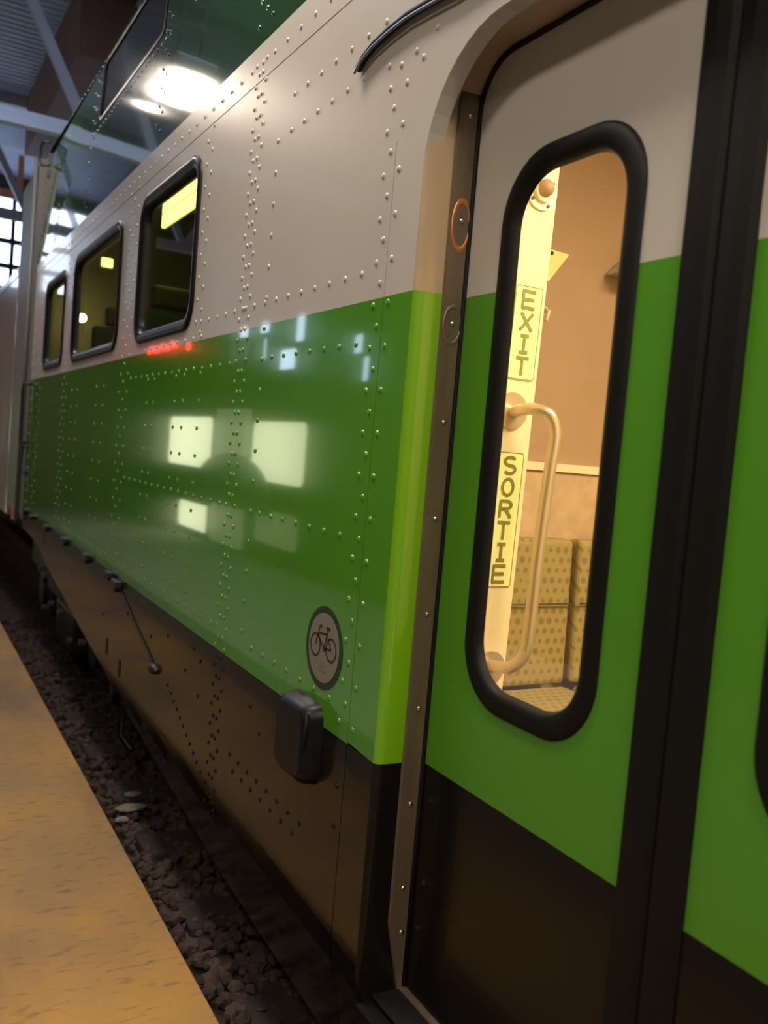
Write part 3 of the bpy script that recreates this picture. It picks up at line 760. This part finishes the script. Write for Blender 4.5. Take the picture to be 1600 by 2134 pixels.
# ---- bogie under the car end
bg_ = thing('bogie', 'black wheel truck with bolts seen under the far end of the car', 'wheel truck', (0, 7.9, -2.0))
bm = bmesh.new(); box_bm(bm, 1.42, 1.60, -1.6, 1.6, .45, .72, .03); box_bm(bm, 1.40, 1.62, -.45, .45, .16, .50, .03); box_bm(bm, 1.44, 1.60, -1.5, -1.0, .2, .5, .02); box_bm(bm, 1.44, 1.60, 1.0, 1.5, .2, .5, .02)
bmo('side_frame', bm, M['iron'], bg_)
for y in (-1.25, 1.25):
    bm = bmesh.new(); bmesh.ops.create_cone(bm, cap_ends=True, segments=36, radius1=.5, radius2=.5, depth=.14)
    for v in bm.verts: v.co = Matrix.Rotation(PI / 2, 3, 'Y') @ v.co + Vector((2.12, y, .54))
    w = bmo('wheel', bm, M['rail'], bg_); disc('axle_box', (1.42, y, .42), .15, M['iron'], w, n=20, h=.06)
for y in (-.3, .3):
    tube('coil_spring', [(1.5 + .09 * math.cos(t * .6), y + .09 * math.sin(t * .6), .18 + t * .0055) for t in range(60)], .018, M['iron'], bg_, 6)
for y, z in ((-.1, .68), (.5, .66), (1.0, .6), (.1, .42), (.6, .4), (-.7, .62), (-.9, .38), (1.3, .62), (-1.3, .60), (.95, .3), (-.4, .28)):
    bm = bmesh.new(); bmesh.ops.create_cone(bm, cap_ends=True, segments=6, radius1=.030, radius2=.024, depth=.05)
    for v in bm.verts: v.co = Matrix.Rotation(PI / 2, 3, 'Y') @ v.co + Vector((1.385, y, z))
    bmo('bolt', bm, M['boltgrey'], bg_)
tube('brake_hose', [(1.36, -2.3, .62), (1.34, -2.45, .55), (1.33, -2.5, .35), (1.34, -2.45, .15), (1.38, -2.6, .1)], .022, M['iron'], bg_, 8)
tube('brake_hose', [(1.42, -1.75, .70), (1.40, -1.85, .6), (1.40, -1.9, .4), (1.42, -1.85, .2)], .022, M['boltgrey'], bg_, 8)
box('underframe', (1.5, 4.4, 2.2, 9.2, -1.22, -1.12), M['iron'], car)

# ---- next vehicle
nv = thing('adjacent_rail_vehicle', 'pale rail vehicle with a grey end coupled beyond the green car', 'train', (0, 10.0, 0))
v2 = rrect(1.19, 4.75, -.985, 2.62, .12, 6); 
lp = [[(x, y, z) for x, z in v2] for y in (-.55, .62)]
e = loft('grey_end', lp, M['greycar'], nv, smooth=False); n = len(v2)
mesh('end_face', [(x, -.55, z) for x, z in v2], [tuple(range(n))], M['greycar'], nv)
mesh('back_face', [(x, .62, z) for x, z in v2], [tuple(range(n))], M['greycar'], nv)
for dx in (0, ): 
    tube('end_post', [(1.165, -.50, -.95), (1.165, -.50, 2.6)], .02, M['greycar'], nv, 8)
box('body', (1.19, 4.7, .62, 9.6, -1.0, 1.66), M['pinkcar'], nv, bev=.03)
box('roof_band', (1.185, 4.7, .63, 9.6, 1.60, 1.72), M['white'], nv, bev=.02)
wv = box('window', (1.17, 1.21, 2.75, 4.2, .72, 1.30), M['rubber_gloss'], nv, bev=.03)
box('lower_window', (1.175, 1.21, 2.9, 4.6, -.1, .5), M['orange'], nv, bev=.02)
tube('handrail', [(1.17, 1.9, .3), (1.12, 1.95, .3), (1.11, 1.97, 0), (1.12, 1.95, -.3), (1.17, 1.9, -.3)], .012, M['boltgrey'], nv, 6)
rs = sheet('red_sticker', rrect(-.42, -.10, -.965, -.80, .01, 2), [], 1.163, M['red'], nv)
box('coupler_gear', (1.5, 4.2, -.9, .62, -1.5, -1.0), M['iron'], nv)

# ------------------------------------------------------------------ vestibule behind the door
def iwall(name, verts, m): return mesh(name, verts, [(0, 1, 2, 3)], m, car)
X1, YB, YF, ZF, ZC = 4.5, 2.92, -.6, -1.46, 1.45
iwall('vestibule_back_wall', [(XD + .06, YB, -.02), (X1, YB, -.02), (X1, YB, ZC), (XD + .06, YB, ZC)], M['brownwall'])
iwall('vestibule_dado', [(XD + .06, YB - .006, ZF), (X1, YB - .006, ZF), (X1, YB - .006, -.01), (XD + .06, YB - .006, -.01)], M['stonelam'])
box('dado_trim', (XD + .06, X1, YB - .02, YB, -.006, .028), M['trimwhite'], car)
iwall('vestibule_floor', [(XD + .05, YF, ZF), (X1, YF, ZF), (X1, YB, ZF), (XD + .05, YB, ZF)], M['vfloor'])
iwall('vestibule_ceiling', [(XD + .05, YF, ZC), (X1, YF, ZC), (X1, YB, ZC), (XD + .05, YB, ZC)], M['panelcream'])
iwall('vestibule_far_wall', [(X1, YF, ZF), (X1, YB, ZF), (X1, YB, ZC), (X1, YF, ZC)], M['brownwall'])
iwall('vestibule_near_wall', [(XD + .05, YF, ZF), (X1, YF, ZF), (X1, YF, ZC), (XD + .05, YF, ZC)], M['panelcream'])
iwall('vestibule_side_lining', [(XD + .07, OY1 + .01, ZF), (XD + .07, YB, ZF), (XD + .07, YB, ZC), (XD + .07, OY1 + .01, ZC)], M['panelcream'])
iwall('vestibule_side_lining', [(XD + .07, YF, ZF), (XD + .07, OY0 - .02, ZF), (XD + .07, OY0 - .02, ZC), (XD + .07, YF, ZC)], M['panelcream'])
iwall('door_head_lining', [(XD + .07, OY0 - .02, 1.1), (XD + .07, OY1 + .01, 1.1), (XD + .07, OY1 + .01, ZC), (XD + .07, OY0 - .02, ZC)], M['panelcream'])
vl = thing('vestibule_lamp', 'warm ceiling lamp inside the car doorway', 'lamp', (2.4, .9, ZC - .03))
box('diffuser', (-.6, .6, -.5, .5, -.02, .0), M['vestlamp'], vl); box('housing', (-.64, .64, -.54, .54, .001, .028), M['fix'], vl)
# sloping shelf bracket at right of the brown wall
sb = thing('luggage_rack', 'grey edge of a rack at the right of the lit brown wall', 'rack', (2.66, YB - .02, .82))
mesh('shelf', [(-.055, 0, .015), (.5, 0, .02), (.5, 0, .30), (.10, 0, .16), (-.055, -.12, .015), (.5, -.12, .02), (.5, -.12, .30), (.10, -.12, .16)], [(0, 1, 2, 3), (4, 7, 6, 5), (0, 4, 5, 1), (1, 5, 6, 2), (2, 6, 7, 3), (3, 7, 4, 0)], M['olive'], sb)
box('rail', (-.05, .5, -.13, -.10, -.002, .014), M['trimwhite'], sb)
ns = thing('wall_notice', 'small tilted yellow notice half hidden behind the exit sign screen', 'notice', (2.33, YB - .012, .83))
mesh('notice_sheet', [(-.12, 0, .06), (.072, 0, .05), (-.02, 0, -.07), (-.14, 0, -.09), (-.12, -.004, .06), (.072, -.004, .05), (-.02, -.004, -.07), (-.14, -.004, -.09)], [(0, 1, 2, 3), (7, 6, 5, 4), (0, 4, 5, 1), (1, 5, 6, 2), (2, 6, 7, 3)], M['signyellow'], ns)
disc('pin', (-.02, -.006, .04), .008, M['ink'], ns, axis='y', n=10, h=.004)
wk = thing('coat_hook', 'small white hook on the brown wall just below the yellow notice', 'hook', (2.285, YB - .02, .64))
box('plate', (-.06, .02, -.012, .012, -.012, .012), M['trimwhite'], wk, bev=.004); tube('prong', [(.0, -.01, 0), (.005, -.04, -.01), (-.01, -.045, -.05)], .008, M['trimwhite'], wk, 6)

# draught screen with the exit signs and a grab pole
YP = 2.20
dscr = thing('draught_screen', 'cream screen panel beside the door carrying the exit signs', 'screen', (0, YP, 0))
mesh('panel', [(XD + .07, 0, ZF), (1.700, 0, ZF), (1.762, 0, ZC), (XD + .07, 0, ZC), (XD + .07, .03, ZF), (1.700, .03, ZF), (1.762, .03, ZC), (XD + .07, .03, ZC)], [(0, 1, 2, 3), (4, 7, 6, 5), (1, 5, 6, 2), (0, 4, 5, 1), (2, 6, 7, 3)], M['panelcream'], dscr)
def sign(name, label, word, xa, xb, z0, z1, lean):
    s = thing(name, label, 'sign', (0, YP - .003, 0))
    v2 = rrect(xa, xb, z0, z1, .008, 4); n = len(v2)
    f = lambda u, v: u + (v - (z0 + z1) / 2) * lean
    mesh('backing', [(f(u, v), 0, v) for u, v in v2], [tuple(range(n))], M['signyellow'], s)
    lo_ = rrect(xa + .001, xb - .001, z0 + .001, z1 - .001, .008, 4); li_ = rrect(xa + .0035, xb - .0035, z0 + .0035, z1 - .0035, .006, 4)
    loft('border', [[(f(u, v), -.0006, v) for u, v in lo_], [(f(u, v), -.0006, v) for u, v in li_]], M['signink'], s, smooth=False)
    n = len(word); cell = (z1 - z0 - .016) / n; cx = (xa + xb) / 2
    for i, ch in enumerate(word):
        zb = z1 - .008 - (i + 1) * cell + cell * .13; hh = cell * .74; w = (xb - xa) * .40
        th = .0105
        def P(u, v): return (f(cx + u, zb + v), -.0012, zb + v)
        def stroke(pts, nm='letter'):
            vs = []; fs = []
            if len(pts) > 2:            # curved stroke: one continuous ribbon
                m_ = len(pts)
                for q_ in range(m_):
                    a, b = pts[max(0, q_ - 1)], pts[min(m_ - 1, q_ + 1)]
                    t = Vector((b[0] - a[0], b[1] - a[1])).normalized(); w_ = Vector((-t.y, t.x)) * th / 2
                    vs += [P(pts[q_][0] + w_.x, pts[q_][1] + w_.y), P(pts[q_][0] - w_.x, pts[q_][1] - w_.y)]
                return vs, [(2 * q_, 2 * q_ + 1, 2 * q_ + 3, 2 * q_ + 2) for q_ in range(m_ - 1)]
            for (a, b), (c, d) in zip(pts, pts[1:]):
                t = Vector((c - a, d - b)).normalized(); e_ = t * th * .3; q = Vector((-t.y, t.x)) * th / 2; b0 = len(vs)
                vs += [P(a - e_.x + q.x, b - e_.y + q.y), P(a - e_.x - q.x, b - e_.y - q.y), P(c + e_.x - q.x, d + e_.y - q.y), P(c + e_.x + q.x, d + e_.y + q.y)]; fs.append((b0, b0 + 1, b0 + 2, b0 + 3))
            return vs, fs
        h = hh; W2 = w / 2
        el = lambda cu, cv, ru, rv, a0, a1, m_=14: [(cu + ru * math.cos(math.radians(a0 + (a1 - a0) * k / m_)), cv + rv * math.sin(math.radians(a0 + (a1 - a0) * k / m_))) for k in range(m_ + 1)]
        G = {'E': [[(-W2, 0), (-W2, h)], [(-W2, h), (W2, h)], [(-W2, h / 2), (W2 * .8, h / 2)], [(-W2, 0), (W2, 0)]],
             'X': [[(-W2, 0), (W2, h)], [(-W2, h), (W2, 0)]],
             'I': [[(0, 0), (0, h)], [(-W2 * .6, h), (W2 * .6, h)], [(-W2 * .6, 0), (W2 * .6, 0)]],
             'T': [[(0, 0), (0, h)], [(-W2, h), (W2, h)]],
             'O': [el(0, h / 2, W2, h / 2, 0, 360, 24)],
             'R': [[(-W2, 0), (-W2, h)], [(-W2, h), (0, h)] + el(0, h * .75, W2, h * .25, 90, -90) + [(-W2, h / 2)], [(0, h / 2), (W2, 0)]],
             'S': [el(0, h * .75, W2, h * .25, 30, 270) + el(0, h * .25, W2, h * .25, 90, -150)]}[ch]
        V = []; F = []
        for si, st in enumerate(G):
            a, b = stroke(st); a = [(p[0], p[1] - .0003 * si, p[2]) for p in a]; k0 = len(V); V += a; F += [tuple(k0 + q for q in f_) for f_ in b]
        mesh('letter', V, F, M['signink'], s)
    return s
sign('exit_sign', 'pale yellow sign reading EXIT in stacked letters on the cream screen', 'EXIT', 1.623, 1.727, .264, .547, .025)
sign('exit_sign', 'pale yellow sign reading SORTIE in stacked letters below the grab pole bracket', 'SORTIE', 1.610, 1.712, -.373, .044, .02)
gp_ = thing('grab_pole', 'bent steel grab pole on the cream screen behind the door glass', 'pole', (0, YP, 0))
pts = [(1.652, -.006, .162), (1.657, -.05, .172), (1.672, -.085, .175), (1.700, -.115, .165), (1.718, -.125, .135), (1.724, -.13, .09), (1.716, -.13, 0), (1.70, -.13, -.28), (1.695, -.13, -.50), (1.688, -.12, -.565), (1.675, -.09, -.60), (1.662, -.05, -.612), (1.655, -.006, -.618)]
# smooth the path
sp = []
for i in range(len(pts) - 1):
    p0 = Vector(pts[max(0, i - 1)]); p1 = Vector(pts[i]); p2 = Vector(pts[i + 1]); p3 = Vector(pts[min(len(pts) - 1, i + 2)])
    for k in range(5):
        t = k / 5; sp.append(.5 * ((2 * p1) + (-p0 + p2) * t + (2 * p0 - 5 * p1 + 4 * p2 - p3) * t * t + (-p0 + 3 * p1 - 3 * p2 + p3) * t ** 3))
sp.append(Vector(pts[-1]))
tube('tube', sp, .0185, M['chrome'], gp_, 14)
disc('flange', (1.652, -.004, .168), .056, M['chrome'], gp_, axis='y', n=32, h=.008)
disc('flange', (1.660, -.004, -.625), .052, M['chrome'], gp_, axis='y', n=32, h=.008)
fl_ = thing('round_fitting', 'round cream fitting with a knob at the top of the screen', 'fitting', (1.690, YP, .829))
disc('plate', (0, -.004, 0), .054, M['signplate'], fl_, axis='y', n=32, h=.008)
disc('collar', (.0, -.014, .004), .036, M['panelcream'], fl_, axis='y', n=24, h=.014)
bm = bmesh.new(); bmesh.ops.create_uvsphere(bm, u_segments=18, v_segments=12, radius=.026)
for v in bm.verts: v.co = Vector((v.co.x - .002, v.co.y - .022, v.co.z + .008))
bmo('knob', bm, M['brownwall'], fl_, True)
for a in (40, 215, 300):
    disc('screw', (.045 * math.cos(math.radians(a)), -.010, .045 * math.sin(math.radians(a))), .0055, M['ink'], fl_, axis='y', n=8, h=.004)

# seats at the back of the vestibule (facing the camera)
def seat(x0, x1, label):
    t = thing('patterned_seat', label, 'seat', ((x0 + x1) / 2, 2.62, -.88), 'patterned seats behind the door')
    w = (x1 - x0) / 2 - .004
    b = bmesh.new(); box_bm(b, -w, w, .16, .25, .0, .60, .022); 
    for v in b.verts: v.co.y -= (v.co.z) * -.03
    bmo('backrest', b, M['fabric'], t)
    b = bmesh.new(); box_bm(b, -w, w, -.34, .17, -.10, .0, .035); bmo('cushion', b, M['fabric'], t)
    b = bmesh.new(); box_bm(b, -w - .002, w + .002, -.36, .20, -.14, -.10, .01); bmo('shell', b, M['seatframe'], t)
    box('pedestal', (-.06, .06, -.05, .12, -.575, -.14), M['seatframe'], t)
    tube('seam_piping', [(-w + .005, .155, .34), (0, .153, .34), (w - .005, .155, .34)], .004, M['seatframe'], t, 6)
    return t
seat(1.99, 2.492, 'green dotted seat in the doorway, left of the seat gap')
seat(2.515, 3.02, 'green dotted seat in the doorway, right of the seat gap')

# ------------------------------------------------------------------ saloon behind the far windows
def swall(nm, v, m): return mesh(nm, v, [(0, 1, 2, 3)], M[m], car)
A, B_, C_, D_ = XS + .062, 4.6, 3.75, 9.22
swall('saloon_floor', [(A, C_, -.25), (B_, C_, -.25), (B_, D_, -.25), (A, D_, -.25)], 'vfloor')
swall('saloon_ceiling', [(A, C_, 2.12), (B_, C_, 2.12), (B_, D_, 2.12), (A, D_, 2.12)], 'olive')
swall('saloon_far_wall', [(B_, C_, -.25), (B_, D_, -.25), (B_, D_, 2.12), (B_, C_, 2.12)], 'olive')
swall('saloon_end_wall', [(A, C_, -.25), (B_, C_, -.25), (B_, C_, 2.12), (A, C_, 2.12)], 'olive')
swall('saloon_end_wall', [(A, D_, -.25), (B_, D_, -.25), (B_, D_, 2.12), (A, D_, 2.12)], 'olive')
sl = thing('saloon_light', 'long yellow light fitting seen in the nearest saloon window', 'lamp', (2.02, 5.9, 1.90))
box('diffuser', (-.02, .005, -1.7, 1.97, -.10, .10), M['roomlamp'], sl, bev=.004)
box('back', (.006, .10, -1.72, 1.99, -.11, .12), M['fix'], sl)
box('divider', (-.024, -.02, -1.7, 1.97, .005, .012), M['fix'], sl)
sl2 = thing('saloon_light', 'small round lamp glowing low in the middle saloon window', 'lamp', (1.58, 8.95, 1.065))
bm = bmesh.new(); bmesh.ops.create_uvsphere(bm, u_segments=16, v_segments=10, radius=.04); bmo('bulb', bm, M['vestlamp'], sl2, True); box('bracket', (-.02, .02, .0, .07, -.02, .02), M['fix'], sl2)
sl3 = thing('saloon_light', 'short yellow glow added for a lamp reflection high in the middle saloon window', 'lamp', (1.80, 8.95, 1.63))  # glowing block stands in for a reflected lamp
box('diffuser', (-.07, .03, -.01, .01, -.05, .03), M['roomlamp'], sl3, bev=.004); box('back', (-.08, .04, .011, .03, -.06, .04), M['fix'], sl3)  # glowing block and backing for the added lamp reflection
for i, (y, x) in enumerate(((4.9, 1.75), (4.9, 2.35), (6.4, 1.75), (6.4, 2.35), (7.9, 1.75), (7.9, 2.35))):
    t = thing('saloon_bench', 'dark green saloon seat behind the %s window, %s' % (['nearest', 'middle', 'farthest'][i // 2], ['window side', 'aisle side'][i % 2]), 'seat', (x, y, -.25), 'saloon seats')
    box('backrest', (-.26, .26, .0, .10, .45, 1.15), M['darkseat'], t, bev=.04); box('headrest', (-.16, .16, -.01, .09, 1.16, 1.32), M['seatframe'], t, bev=.03)
    box('cushion', (-.26, .26, -.45, .02, .33, .45), M['darkseat'], t, bev=.03); box('pedestal', (-.05, .05, -.25, -.15, 0, .33), M['seatframe'], t)
